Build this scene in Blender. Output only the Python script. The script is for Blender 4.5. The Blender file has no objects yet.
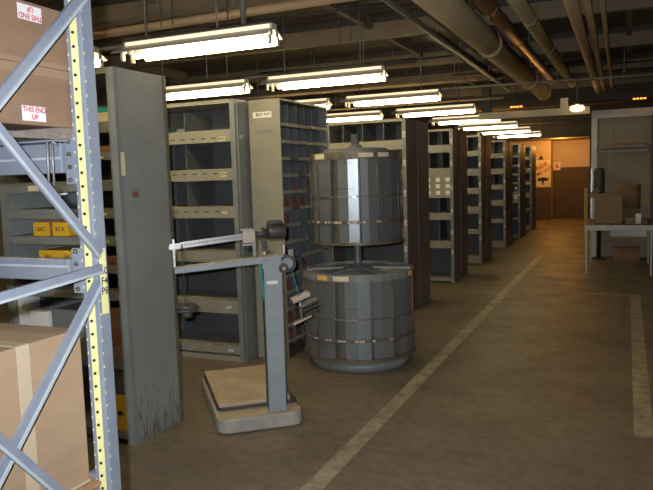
import bpy, bmesh, math, random
from mathutils import Vector, Matrix
random.seed(7)
C = bpy.context.scene.collection
SC = bpy.context.scene

# ------------------------------------------------------------------ camera
cam_d = bpy.data.cameras.new('camera'); cam = bpy.data.objects.new('camera', cam_d); C.objects.link(cam)
SC.camera = cam
YAW, PITCH, ROLL = math.radians(23.74), math.radians(5.685), math.radians(-1.784)
fwd = Vector((-math.sin(YAW)*math.cos(PITCH), math.cos(YAW)*math.cos(PITCH), -math.sin(PITCH)))
rt = Vector((math.cos(YAW), math.sin(YAW), 0)); up = rt.cross(fwd)
r2 = math.cos(ROLL)*rt + math.sin(ROLL)*up; u2 = -math.sin(ROLL)*rt + math.cos(ROLL)*up
cam.matrix_world = Matrix(((r2.x, u2.x, -fwd.x, 0), (r2.y, u2.y, -fwd.y, 0), (r2.z, u2.z, -fwd.z, 1.5), (0, 0, 0, 1)))
cam_d.sensor_width = 36; cam_d.lens = 685.9/653*36; cam_d.clip_start = 0.02

# ------------------------------------------------------------------ world, flash, exposure
w = bpy.data.worlds.new('world'); SC.world = w; w.use_nodes = True
w.node_tree.nodes['Background'].inputs[0].default_value = (1.0, .72, .42, 1)
w.node_tree.nodes['Background'].inputs[1].default_value = 0.012
SC.view_settings.view_transform = 'Standard'; SC.view_settings.look = 'None'
SC.view_settings.gamma = 1; SC.view_settings.use_curve_mapping = False
SC.view_settings.exposure = 0.0
TUBE = 27.0            # tube emission strength
FLASH = 85.0           # the camera's own flash
fl = bpy.data.lights.new('camera_flash', 'SPOT'); fl.energy = FLASH*4; fl.color = (.93, .965, 1.0)
fl.spot_size = math.radians(84); fl.spot_blend = .75; fl.shadow_soft_size = .012
flo = bpy.data.objects.new('camera_flash', fl); C.objects.link(flo)
flo.matrix_world = cam.matrix_world.copy(); flo.location = Vector((0, 0, 1.5)) - r2*.055 + u2*.045
# sodium lamp in the far hall, behind the header
def point(name, loc, energy, col, r=.1):
    l = bpy.data.lights.new(name, 'POINT'); l.energy = energy; l.color = col; l.shadow_soft_size = r
    o = bpy.data.objects.new(name, l); C.objects.link(o); o.location = loc; return o
point('sodium_light', (-1.75, 20.6, 2.22), 62, (1.0, .40, .06), .12)

# ------------------------------------------------------------------ materials
def mat(name, col, rough=.6, metal=0, col2=None, scale=8, det=6, bump=0, bscale=None, thr=(.35, .65), emit=None, es=0, stretch=None, spec=.5):
    m = bpy.data.materials.new(name); m.use_nodes = True; N = m.node_tree.nodes; L = m.node_tree.links
    b = N['Principled BSDF']; b.inputs['Base Color'].default_value = (*col, 1)
    b.inputs['Roughness'].default_value = rough; b.inputs['Metallic'].default_value = metal
    b.inputs['Specular IOR Level'].default_value = spec
    if emit: b.inputs['Emission Color'].default_value = (*emit, 1); b.inputs['Emission Strength'].default_value = es
    tc = N.new('ShaderNodeTexCoord'); src = tc.outputs['Object']
    if stretch:
        mp = N.new('ShaderNodeMapping'); mp.inputs['Scale'].default_value = stretch; L.new(src, mp.inputs[0]); src = mp.outputs[0]
    if col2:
        n = N.new('ShaderNodeTexNoise'); n.inputs['Scale'].default_value = scale; n.inputs['Detail'].default_value = det
        n.inputs['Roughness'].default_value = .65; L.new(src, n.inputs['Vector'])
        r = N.new('ShaderNodeValToRGB'); r.color_ramp.elements[0].position = thr[0]; r.color_ramp.elements[1].position = thr[1]
        r.color_ramp.elements[0].color = (*col, 1); r.color_ramp.elements[1].color = (*col2, 1)
        L.new(n.outputs[0], r.inputs[0]); L.new(r.outputs[0], b.inputs['Base Color'])
    if bump:
        n2 = N.new('ShaderNodeTexNoise'); n2.inputs['Scale'].default_value = bscale or scale*3; n2.inputs['Detail'].default_value = 4
        L.new(src, n2.inputs['Vector']); bp = N.new('ShaderNodeBump'); bp.inputs['Strength'].default_value = bump; bp.inputs['Distance'].default_value = .01
        L.new(n2.outputs[0], bp.inputs['Height']); L.new(bp.outputs[0], b.inputs['Normal'])
    return m
M = {}
M['steel'] = mat('grey_shelf_paint', (0.179, 0.195, 0.200), .42, .0, (0.243, 0.258, 0.264), 3, 6, .05, 20)
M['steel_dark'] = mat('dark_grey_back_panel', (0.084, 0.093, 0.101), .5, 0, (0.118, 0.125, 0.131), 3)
M['steel_tan'] = mat('beige_grey_shelf_lip', (0.264, 0.258, 0.211), .5, 0, (0.327, 0.316, 0.264), 4)
M['steel_warm_lit'] = mat('warm_lit_end_panel', (0.161, 0.125, 0.112), .5, 0, (0.214, 0.165, 0.144), 3)  # grey steel with the aisle's warm light mixed into its colour
M['blue_trim'] = mat('blue_edge_paint', (.10, .15, .28), .5)
M['drum'] = mat('drum_grey_sheet', (0.211, 0.239, 0.265), .28, .5, (0.277, 0.310, 0.338), 4, 5, .04, 12, stretch=(1, 1, .3))
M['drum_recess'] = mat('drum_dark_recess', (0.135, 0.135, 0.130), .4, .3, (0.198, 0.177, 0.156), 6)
M['rail'] = mat('worn_brown_rail', (0.128, 0.102, 0.070), .5, .3, (0.192, 0.173, 0.134), 30)
M['rack_blue'] = mat('rack_blue_paint', (0.137, 0.161, 0.208), .4, .0, (0.180, 0.198, 0.239), 6, 5, .03, 30)
M['rack_yellow'] = mat('rack_yellow_strip', (0.546, 0.518, 0.210), .5, 0, (0.602, 0.581, 0.294), 20)
M['black'] = mat('black_paint', (.015, .015, .017), .45)
M['hole'] = mat('dark_slot', (.008, .008, .009), .9)
M['card'] = mat('brown_cardboard', (0.237, 0.160, 0.098), .85, 0, (0.283, 0.195, 0.121), 5, 5, .06, 60, stretch=(1, 1, 3))
M['card_dark'] = mat('dark_cardboard', (.22, .14, .085), .85, 0, (.28, .18, .11), 5)
M['tape'] = mat('clear_tape_strip', (0.372, 0.298, 0.216), .35)
M['wood'] = mat('orange_pallet_wood', (0.247, 0.130, 0.058), .8, 0, (0.312, 0.182, 0.091), 7, stretch=(1, 8, 8))
M['greywood'] = mat('grey_dunnage_wood', (0.112, 0.091, 0.077), .9, 0, (0.189, 0.154, 0.133), 14, stretch=(1, 4, 4))
M['label_paper'] = mat('printed_label_paper', (.56, .55, .56), .8)
M['label_red'] = mat('label_red_print', (.42, .015, .05), .8)
M['card_upper_shade'] = mat('shaded_brown_cardboard', (.165, .098, .058), .9, 0, (.20, .122, .075), 5, 5, .05, 60, stretch=(1, 1, 3))  # same cardboard, darkened in colour where the flash falls off
M['tape_upper'] = mat('brown_flap_edge', (.22, .145, .09), .7)
M['paper'] = mat('white_paper', (.82, .82, .82), .7)
M['bright_card'] = mat('reflective_white_card', (.9, .9, .86), .3, emit=(1, 1, .95), es=0)
M['red'] = mat('red_print', (.65, .03, .10), .7)
M['ink'] = mat('black_print', (.03, .03, .03), .7)
M['yellow_box'] = mat('yellow_carton', (0.720, 0.450, 0.027), .6)
M['cream'] = mat('cream_label', (.72, .66, .46), .6)
M['gold'] = mat('gold_label', (.72, .50, .12), .5)
M['brownbox'] = mat('red_brown_carton', (.20, .075, .05), .7, 0, (.27, .11, .07), 6)
M['scale_paint'] = mat('scale_blue_grey_paint', (0.257, 0.294, 0.332), .45, 0, (0.323, 0.361, 0.399), 5, 6, .04, 30)
M['scale_dust'] = mat('dusty_tan_board', (.36, .285, .195), .85, 0, (.48, .39, .28), 5, 8, .05, 40)
M['scale_body'] = mat('worn_scale_base', (0.264, 0.264, 0.259), .6, 0, (0.396, 0.363, 0.308), 6, 8, .05, 30)
M['beam_silver'] = mat('silver_scale_beam', (0.372, 0.378, 0.384), .3, .7, (0.468, 0.468, 0.468), 30)
M['iron'] = mat('dark_cast_iron', (.045, .043, .042), .5, .3, (.10, .095, .09), 12)
M['rusty'] = mat('tan_metal_weight', (.42, .36, .30), .55, .2, (.50, .44, .38), 12)
M['teal'] = mat('teal_cord', (.02, .36, .34), .6)
M['fixture'] = mat('white_enamel_fixture', (.52, .51, .50), .45)
M['fix_top'] = mat('dark_fixture_top', (.05, .045, .04), .7)
M['tube'] = mat('fluorescent_tube', (1, 1, 1), .5, emit=(1.0, .80, .42), es=TUBE)
M['slot'] = mat('imitated_channel_light', (.9, .9, .9), .5, emit=(1.0, .76, .42), es=1.0)  # emission imitating the lit stripe on the channel, not a lamp
M['lampglow'] = mat('caged_lamp_globe', (1, 1, 1), .5, emit=(1.0, .72, .36), es=9)
M['ember'] = mat('small_orange_lamp', (1, .5, .2), .5, emit=(1.0, .30, .05), es=3)
M['rod'] = mat('hanging_rod', (.22, .22, .21), .5, .5)
M['wire'] = mat('brown_wire', (.10, .08, .06), .7)
M['insul'] = mat('pale_pipe_insulation', (0.330, 0.257, 0.146), .8, 0, (0.396, 0.309, 0.180), 5, 6, .05, 20)
M['insul2'] = mat('buff_pipe_wrap', (0.411, 0.282, 0.163), .75, 0, (0.482, 0.339, 0.204), 5)
M['bronze'] = mat('bronze_pipe', (.20, .10, .05), .35, .5, (.30, .16, .08), 6)
M['darkpipe'] = mat('dark_pipe', (.07, .065, .06), .5, .3)
M['ceil'] = mat('ceiling_board', (0.112, 0.087, 0.059), .9, 0, (0.167, 0.130, 0.087), 3, 8, .1, 10, stretch=(1, 5, 1))
M['beam'] = mat('ceiling_beam_paint', (0.194, 0.151, 0.101), .8, 0, (0.245, 0.194, 0.130), 3, 6)
M['beam_dark'] = mat('ceiling_dark_steel', (.06, .05, .042), .7)
M['white_trim'] = mat('white_frame_paint', (.62, .63, .66), .55, 0, (.70, .71, .74), 4)
M['cream_beam'] = mat('cream_beam_paint', (.50, .46, .38), .6, 0, (.56, .52, .44), 3)
M['greywall'] = mat('grey_brown_partition', (.30, .27, .235), .8, 0, (.34, .31, .27), 2)
M['hall_top'] = mat('cream_hall_wall', (0.576, 0.480, 0.380), .8, 0, (0.608, 0.512, 0.420), 3)
M['hall_low'] = mat('brown_wainscot', (0.089, 0.066, 0.055), .8, 0, (0.102, 0.078, 0.064), 5)
M['wall'] = mat('dark_brown_wall', (.12, .10, .08), .9, 0, (.16, .13, .10), 2)
M['plastic'] = mat('crumpled_clear_plastic', (0.688, 0.712, 0.750), .3, 0, (0.850, 0.875, 0.925), 14, 5, .6, 25)
M['steel_table'] = mat('pale_table_paint', (0.491, 0.503, 0.491), .5, 0, (0.585, 0.585, 0.562), 5)
M['tabletop'] = mat('brown_table_top', (.18, .12, .09), .6)
M['yellow_rail'] = mat('dull_yellow_rail', (.45, .36, .10), .6)

def floor_mat(name, base_a, base_b, paint=None):
    m = bpy.data.materials.new(name); m.use_nodes = True; N = m.node_tree.nodes; L = m.node_tree.links; b = N['Principled BSDF']
    tc = N.new('ShaderNodeTexCoord')
    def noise(s, d, lo, hi, c0, c1):
        n = N.new('ShaderNodeTexNoise'); n.inputs['Scale'].default_value = s; n.inputs['Detail'].default_value = d; n.inputs['Roughness'].default_value = .7
        L.new(tc.outputs['Object'], n.inputs['Vector']); r = N.new('ShaderNodeValToRGB')
        r.color_ramp.elements[0].position = lo; r.color_ramp.elements[1].position = hi
        r.color_ramp.elements[0].color = (*c0, 1); r.color_ramp.elements[1].color = (*c1, 1); L.new(n.outputs[0], r.inputs[0]); return r
    a = noise(.9, 10, .3, .7, base_a, base_b)
    d = noise(16, 10, .35, .65, (.66, .64, .62), (1.12, 1.10, 1.06))
    mx = N.new('ShaderNodeMix'); mx.data_type = 'RGBA'; mx.blend_type = 'MULTIPLY'; mx.inputs[0].default_value = .8
    L.new(a.outputs[0], mx.inputs[6]); L.new(d.outputs[0], mx.inputs[7]); out = mx.outputs[2]
    if paint:
        k = noise(9, 12, .36, .60, (.1, .1, .1), (.9, .9, .9)); m2 = N.new('ShaderNodeMix'); m2.data_type = 'RGBA'
        L.new(k.outputs[0], m2.inputs[0]); L.new(out, m2.inputs[6]); m2.inputs[7].default_value = (*paint, 1); out = m2.outputs[2]
    L.new(out, b.inputs['Base Color'])
    rr = noise(2.5, 6, .3, .7, (.38,)*3, (.62,)*3); L.new(rr.outputs[0], b.inputs['Roughness'])
    b.inputs['Specular IOR Level'].default_value = .35
    n3 = N.new('ShaderNodeTexNoise'); n3.inputs['Scale'].default_value = 30; n3.inputs['Detail'].default_value = 6; L.new(tc.outputs['Object'], n3.inputs['Vector'])
    bp = N.new('ShaderNodeBump'); bp.inputs['Strength'].default_value = .12; bp.inputs['Distance'].default_value = .01
    L.new(n3.outputs[0], bp.inputs['Height']); L.new(bp.outputs[0], b.inputs['Normal'])
    return m
M['floor'] = floor_mat('worn_concrete_floor', (.145, .119, .090), (.250, .207, .155))
M['stripe'] = floor_mat('worn_floor_stripe', (.145, .119, .090), (.250, .207, .155), (.46, .405, .285))

def seams(m, scale, dark):
    N = m.node_tree.nodes; L = m.node_tree.links; b = N['Principled BSDF']; prev = b.inputs['Base Color'].links[0].from_socket
    tc = N.new('ShaderNodeTexCoord'); wv = N.new('ShaderNodeTexWave'); wv.bands_direction = 'Y'; wv.inputs['Scale'].default_value = scale; wv.inputs['Distortion'].default_value = .6; wv.inputs['Detail'].default_value = 3
    L.new(tc.outputs['Object'], wv.inputs['Vector']); r = N.new('ShaderNodeValToRGB'); r.color_ramp.elements[0].position = .02; r.color_ramp.elements[1].position = .14
    r.color_ramp.elements[0].color = (dark, dark, dark, 1); r.color_ramp.elements[1].color = (1, 1, 1, 1); L.new(wv.outputs[0], r.inputs[0])
    mx = N.new('ShaderNodeMix'); mx.data_type = 'RGBA'; mx.blend_type = 'MULTIPLY'; mx.inputs[0].default_value = 1
    L.new(prev, mx.inputs[6]); L.new(r.outputs[0], mx.inputs[7]); L.new(mx.outputs[2], b.inputs['Base Color'])
seams(M['ceil'], 1.6, .35)

def stained(name, c1, c2, rust):
    """grey paint with rust marks thickening towards the foot and vertical scratches"""
    m = mat(name, c1, .45, 0, c2, 3, 6, .05, 20); N = m.node_tree.nodes; L = m.node_tree.links; b = N['Principled BSDF']
    prev = b.inputs['Base Color'].links[0].from_socket
    tc = N.new('ShaderNodeTexCoord'); mp = N.new('ShaderNodeMapping'); mp.inputs['Scale'].default_value = (26, 26, 4)
    L.new(tc.outputs['Object'], mp.inputs[0]); n = N.new('ShaderNodeTexNoise'); n.inputs['Scale'].default_value = 2.2; n.inputs['Detail'].default_value = 12; n.inputs['Roughness'].default_value = .75
    L.new(mp.outputs[0], n.inputs['Vector']); sx = N.new('ShaderNodeSeparateXYZ'); L.new(tc.outputs['Object'], sx.inputs[0])
    mr = N.new('ShaderNodeMapRange'); mr.inputs[1].default_value = .7; mr.inputs[2].default_value = 0; mr.inputs[3].default_value = -.04; mr.inputs[4].default_value = .17
    L.new(sx.outputs[2], mr.inputs[0]); ad = N.new('ShaderNodeMath'); ad.operation = 'ADD'; L.new(n.outputs[0], ad.inputs[0]); L.new(mr.outputs[0], ad.inputs[1])
    r = N.new('ShaderNodeValToRGB'); r.color_ramp.elements[0].position = .62; r.color_ramp.elements[1].position = .74; L.new(ad.outputs[0], r.inputs[0])
    mx = N.new('ShaderNodeMix'); mx.data_type = 'RGBA'; L.new(r.outputs[0], mx.inputs[0]); L.new(prev, mx.inputs[6]); mx.inputs[7].default_value = (*rust, 1)
    L.new(mx.outputs[2], b.inputs['Base Color']); return m
M['stained'] = stained('rust_marked_grey_panel', (.235, .25, .25), (.29, .305, .30), (.10, .07, .045))

# ------------------------------------------------------------------ mesh helpers
class MB:
    def __init__(s): s.v = []; s.f = []; s.sm = []
    def add(s, vs, fs, smooth=False):
        o = len(s.v); s.v += [tuple(p) for p in vs]; s.f += [[o+i for i in f] for f in fs]; s.sm += [smooth]*len(fs); return s
    def box(s, x0, x1, y0, y1, z0, z1):
        x0, x1 = min(x0, x1), max(x0, x1); y0, y1 = min(y0, y1), max(y0, y1); z0, z1 = min(z0, z1), max(z0, z1)
        return s.add([(x0,y0,z0),(x1,y0,z0),(x1,y1,z0),(x0,y1,z0),(x0,y0,z1),(x1,y0,z1),(x1,y1,z1),(x0,y1,z1)],
                     [(0,3,2,1),(4,5,6,7),(0,1,5,4),(1,2,6,5),(2,3,7,6),(3,0,4,7)])
    def bar(s, p0, p1, wdt, hgt, side=None):
        """rectangular bar from p0 to p1; wdt along side vector, hgt across"""
        p0, p1 = Vector(p0), Vector(p1); d = (p1-p0).normalized()
        sd = Vector(side) if side else (Vector((0,0,1)) if abs(d.z) < .9 else Vector((1,0,0)))
        a = (sd - d*sd.dot(d)).normalized(); b = d.cross(a)
        vs = [p + a*sx*wdt/2 + b*sy*hgt/2 for p in (p0, p1) for sx, sy in ((-1,-1),(1,-1),(1,1),(-1,1))]
        return s.add(vs, [(0,1,2,3),(7,6,5,4),(0,4,5,1),(1,5,6,2),(2,6,7,3),(3,7,4,0)])
    def cyl(s, p0, p1, r0, r1=None, n=16, caps=True, smooth=True):
        r1 = r0 if r1 is None else r1; p0, p1 = Vector(p0), Vector(p1); d = (p1-p0).normalized()
        a = d.orthogonal().normalized(); b = d.cross(a)
        vs = []
        for p, r in ((p0, r0), (p1, r1)):
            for i in range(n):
                t = 2*math.pi*i/n; vs.append(p + a*math.cos(t)*r + b*math.sin(t)*r)
        o = len(s.v); s.add(vs, [(i, (i+1) % n, n+(i+1) % n, n+i) for i in range(n)], smooth)
        if caps: s.f += [[o+i for i in range(n)][::-1], [o+n+i for i in range(n)]]; s.sm += [False, False]
        return s
    def tube(s, pts, r, n=8):
        for a, b in zip(pts, pts[1:]): s.cyl(a, b, r, n=n)
        return s
    def prism(s, poly, z0, z1):
        n = len(poly); return s.add([(x, y, z0) for x, y in poly]+[(x, y, z1) for x, y in poly],
            [tuple(range(n))[::-1], tuple(range(n, 2*n))]+[(i, (i+1) % n, n+(i+1) % n, n+i) for i in range(n)])
    def ring(s, cx, cy, R, r, z0, z1, n=48, a0=0, a1=2*math.pi):
        """flat ring or arc of a band"""
        full = abs(a1-a0-2*math.pi) < 1e-6; k = n if full else n+1; vs = []
        for i in range(k):
            t = a0+(a1-a0)*i/n; c, q = math.cos(t), math.sin(t)
            vs += [(cx+R*c, cy+R*q, z0), (cx+R*c, cy+R*q, z1), (cx+r*c, cy+r*q, z1), (cx+r*c, cy+r*q, z0)]
        fs = []
        for i in range(n):
            j = (i+1) % k
            for q in range(4): fs.append((4*i+q, 4*j+q, 4*j+(q+1) % 4, 4*i+(q+1) % 4))
        if not full: fs += [(0,1,2,3), (4*n+3, 4*n+2, 4*n+1, 4*n)]
        return s.add(vs, fs)
    def lathe(s, prof, cx=0, cy=0, n=32):
        vs = [(cx+r*math.cos(2*math.pi*i/n), cy+r*math.sin(2*math.pi*i/n), z) for r, z in prof for i in range(n)]
        return s.add(vs, [(k*n+i, k*n+(i+1) % n, (k+1)*n+(i+1) % n, (k+1)*n+i) for k in range(len(prof)-1) for i in range(n)], True)
    def xf(s, mtx):
        s.v = [tuple(mtx @ Vector(p)) for p in s.v]; return s
    def build(s, name, m, parent=None, bevel=0):
        me = bpy.data.meshes.new(name); me.from_pydata(s.v, [], s.f); me.update()
        bm = bmesh.new(); bm.from_mesh(me); bmesh.ops.recalc_face_normals(bm, faces=bm.faces); bm.to_mesh(me); bm.free()
        me.polygons.foreach_set('use_smooth', s.sm); me.materials.append(m)
        o = bpy.data.objects.new(name, me); C.objects.link(o)
        if parent: o.parent = parent
        if bevel:
            b = o.modifiers.new('bevel', 'BEVEL'); b.width = bevel; b.segments = 2; b.limit_method = 'ANGLE'
        return o
def B(*a): return MB().box(*a)
def thing(name, label, cat, loc=(0,0,0), rz=0, group=None):
    o = bpy.data.objects.new(name, None); C.objects.link(o); o.location = loc; o.rotation_euler = (0, 0, rz); o.empty_display_size = .1
    tag(o, label, cat, group); return o
def tag(o, label, cat, group=None):
    o['label'] = label; o['category'] = cat
    if group: o['group'] = group
    return o
def struct(o): o['kind'] = 'structure'; return o
def dup(root, loc, label, rz=None):
    def rec(o, par):
        c = o.copy(); C.objects.link(c)
        if par: c.parent = par
        for ch in kids[o.name]: rec(ch, c)
        return c
    kids = {}
    def collect(o):
        kids[o.name] = [x for x in bpy.data.objects if x.parent == o]
        for k in kids[o.name]: collect(k)
    collect(root); r = rec(root, None); r.location = loc; r['label'] = label
    if rz is not None: r.rotation_euler = (0, 0, rz)
    return r
def text(body, size, origin, right, upv, m, parent, name='lettering', rot=0, bold=True):
    cu = bpy.data.curves.new('t', 'FONT'); cu.body = body; cu.size = size; cu.align_x = 'CENTER'; cu.align_y = 'CENTER'; cu.resolution_u = 2; cu.offset = size*(.022 if bold else .008)
    t = bpy.data.objects.new('t', cu); C.objects.link(t); dg = bpy.context.evaluated_depsgraph_get(); dg.update()
    me = bpy.data.meshes.new_from_object(t.evaluated_get(dg)); bpy.data.objects.remove(t); bpy.data.curves.remove(cu)
    x = Vector(right).normalized(); y = Vector(upv).normalized(); z = x.cross(y)
    mt = Matrix(((x.x, y.x, z.x, origin[0]), (x.y, y.y, z.y, origin[1]), (x.z, y.z, z.z, origin[2]), (0,0,0,1))) @ Matrix.Rotation(rot, 4, 'Z')
    me.transform(mt); me.materials.clear(); me.materials.append(m)
    o = bpy.data.objects.new(name, me); C.objects.link(o)
    if parent: o.parent = parent
    return o

# ------------------------------------------------------------------ the setting
struct(B(-7.5, 4.5, -2, 24, -.1, 0).build('floor', M['floor']))
struct(B(-7.5, 4.5, -2, 24, 3.15, 3.25).build('ceiling', M['ceil']))
struct(B(-7.6, -7.5, -2, 24, 0, 3.15).build('wall_left', M['wall']))
struct(B(4.5, 4.6, -2, 24, 0, 3.15).build('wall_right', M['wall']))
struct(B(-7.5, 4.5, -2.1, -2, 0, 3.15).build('wall_back', M['wall']))
# far hall: near wall panel with posters, far wall with brown lower half
struct(B(-7.5, -2.09, 21.55, 21.65, .98, 2.37).build('wall_poster_upper', M['hall_top']))
struct(B(-7.5, -2.09, 21.55, 21.65, 0, .98).build('wall_poster_lower', M['hall_low']))
struct(B(-2.09, 4.5, 22.15, 22.25, 1.56, 2.37).build('wall_hall_upper', M['hall_top']))
struct(B(-2.09, 4.5, 22.15, 22.25, 0, 1.56).build('wall_hall_lower', M['hall_low']))
struct(B(-2.15, -2.09, 21.65, 22.25, 0, 2.37).build('wall_hall_return', M['hall_top']))
struct(B(-.9, -.8, 19.2, 22.15, 0, 2.37).build('wall_hall_side', M['hall_low']))
struct(B(-7.5, 4.5, 19.6, 24, 2.37, 2.45).build('ceiling_hall', M['wall']))
struct(B(-7.5, 4.5, 19.5, 19.6, 2.35, 3.15).build('wall_header', M['wall']))
# floor stripes
struct(B(-1.43, -1.33, 2.0, 12.5, 0, .002).build('trim_1', M['stripe']))
struct(B(.05, .155, 4.08, 8.75, 0, .002).build('trim_2', M['stripe']))
struct(B(-.5, .045, 8.7, 8.76, 0, .0015).build('trim_3', M['stripe']))
# ceiling beams across the room and short joists between them
def xbeam(y, z0, dep, m, wd=.12):
    mb = MB().box(-7.5, 4.5, y-wd/2, y+wd/2, z0, z0+.012).box(-7.5, 4.5, y-.01, y+.01, z0+.012, z0+dep)
    return struct(mb.build('ceiling_beam', m))
for i, y in enumerate((3.1, 5.1, 7.05, 9.1, 11.1, 13.1, 15.1, 17.1)):
    struct(B(-7.5, 4.5, y-.05, y+.05, 2.93, 3.15).build('ceiling_beam', M['beam']))
    struct(B(-7.5, 4.5, y-.07, y-.045, 3.09, 3.15).build('ceiling_beam_flange', M['beam_dark']))
for x in (-6.2, -5.0, -3.75, -2.5, -1.3, .0, 1.3):
    for i, y in enumerate((3.15, 5.15, 7.1, 9.15, 11.15, 13.15)):
        if (i+int(x*2)) % 3 != 1: struct(B(x-.03, x+.03, y, y+1.85, 3.03, 3.15).build('ceiling_joist', M['beam']))

# partition with a white frame on the right
PX0, PX1, PY = -.56, 3.6, 12.55
struct(B(PX0+.09, PX1, PY, PY+.08, .55, 2.33).build('wall_partition', M['greywall']))
struct(B(PX0+.09, PX1, PY, PY+.08, 0, .55).build('wall_partition_lower', M['greywall']))
struct(B(PX0, PX0+.09, PY-.06, PY+.1, 0, 2.45).build('trim_4', M['white_trim']))
struct(B(PX0, PX1, PY-.07, PY+.1, 2.33, 2.46).build('trim_5', M['white_trim']))
struct(B(.355, .47, PY-.30, PY-.01, 0, 2.33).build('trim_6', M['wall']))
struct(B(-2.35, PX0-.005, 12.0, 12.12, 2.385, 2.50).build('trim_7', M['cream_beam']))
struct(B(-2.3, -2.15, 12.02, 12.1, 2.50, 3.15).build('trim_8', M['beam_dark']))
struct(B(-1.02, -.90, 12.02, 12.1, 2.50, 2.66).build('trim_9', M['cream_beam']))
struct(B(-7.5, 4.5, 13.6, 13.7, 2.72, 3.15).build('wall_soffit', M['beam_dark']))

# ------------------------------------------------------------------ pipes on the ceiling
def pipe(label, pts, r, m, group=None, cat='pipe', collars=(), n=20, hangers=()):
    o = MB().tube(pts, r, n).build('ceiling_pipe', m); tag(o, label, cat, group)
    a, b = Vector(pts[0]), Vector(pts[-1])
    for t in collars:
        p = a.lerp(b, t); d = (b-a).normalized()
        MB().cyl(p-d*.04, p+d*.04, r*1.04, n=n).build('collar', m, o)
    for t in hangers:
        p = a.lerp(b, t); MB().cyl(p+Vector((0,0,r*.9)), (p.x, p.y, 3.15), .006, n=6).build('hanger_rod', M['rod'], o)
    return o
pipe('thick pale insulated ceiling pipe, the widest of the row above the aisle', [(-1.31, 2.2, 2.80), (-1.31, 12.0, 2.80), (-1.28, 12.25, 2.76)], .125, M['insul'], collars=(.5, .8), hangers=(.3, .55, .9))
pipe('dark bronze ceiling pipe right beside the thickest pale pipe', [(-1.045, 2.2, 2.83), (-1.045, 10.9, 2.83)], .062, M['bronze'], collars=(.3, .42, .6, .85), hangers=(.35, .7))
pipe('medium pale insulated pipe to the right of the dark bronze one', [(-.79, 2.2, 2.80), (-.79, 11.3, 2.80)], .062, M['insul'], collars=(.45, .62), hangers=(.5, .8))
pipe('buff wrapped pipe, leftmost and thickest of the three steep slim pipes', [(-.40, 2.2, 2.80), (-.46, 12.6, 2.80)], .052, M['insul2'], hangers=(.5,))
pipe('slim buff pipe in the middle of the three steep pipes', [(-.27, 2.2, 2.80), (-.37, 12.6, 2.80)], .032, M['insul2'], hangers=(.6,))
pipe('thinnest buff pipe, rightmost of the three steep pipes', [(-.17, 2.2, 2.80), (-.24, 12.4, 2.80)], .021, M['insul2'])
pipe('slender steel conduit running left of the thickest insulated pipe', [(-1.62, 2.2, 2.80), (-1.76, 11.4, 2.80)], .026, M['rod'], hangers=(.6, .8), n=10)
o = B(-1.585, -1.50, 2.2, 11.0, 2.84, 2.90).build('ceiling_channel', M['beam_dark']); tag(o, 'dark steel channel tucked between conduit and thickest pipe', 'channel')
o = B(-1.88, -1.80, 6.9, 11.2, 2.87, 2.95).build('ceiling_channel', M['beam_dark']); tag(o, 'short dark ceiling channel left of the long slender conduit', 'channel')
pipe('thin cross conduit spanning the aisle under the big ceiling pipes', [(-2.6, 9.05, 2.61), (2.5, 9.55, 2.60)], .014, M['rod'], hangers=(.1, .35, .5, .65, .75), n=10)
pipe('long amber lit pipe crossing above the nearest lamp', [(-7.3, 4.95, 2.80), (-1.75, 4.80, 2.80)], .036, M['insul2'], hangers=(.5, .8), n=14)
pipe('dark cross pipe under the long amber lit one', [(-7.3, 4.55, 2.60), (-2.35, 4.55, 2.60)], .028, M['darkpipe'], n=12, hangers=(.6, .9))
pipe('dark cross pipe behind the second row of lamps', [(-7.3, 6.75, 2.60), (-1.9, 6.60, 2.60)], .024, M['darkpipe'], n=12, hangers=(.55, .9))
pipe('dark slanting duct pipe rising to the right under the ceiling', [(-1.9, 10.6, 2.90), (4.2, 8.2, 2.98)], .05, M['darkpipe'], n=14)
for i, (y, z, r) in enumerate(((8.75, 2.66, .02), (10.8, 2.62, .018), (12.9, 2.62, .03), (14.9, 2.62, .03), (17.0, 2.60, .03))):
    pipe(('slim brown cross pipe behind the third row of lamps', 'slim brown cross pipe behind the fourth row of lamps', 'cross pipe just beyond the cream beam', 'brown cross pipe further behind the cream beam', 'furthest brown cross pipe before the orange lit hall')[i],
         [(-7.3, y, z), (-1.75 if i < 2 else 3.5, y+.1, z)], r, M['insul2'] if i < 2 else M['bronze'], n=10, hangers=(.5,))

for i, (x0, y0, x1, y1, z, lb) in enumerate(((-5.5, 5.75, -1.95, 5.9, 2.99, 'thin dark cable run left of the big pipes, nearer one'), (-4.5, 8.2, -1.9, 8.35, 2.90, 'thin dark cable run behind the third lamp'),
        (-2.4, 10.2, 2.6, 10.5, 2.93, 'thin cable run crossing behind the big pipes'), (-.1, 6.1, 2.8, 6.3, 3.03, 'thin dark cable run above the right hand stripe'))):
    pipe(lb, [(x0, y0, z), ((x0+x1)/2, (y0+y1)/2, z-.015), (x1, y1, z)], .011, M['darkpipe'], n=8, cat='cable', hangers=(.3, .7))
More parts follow.
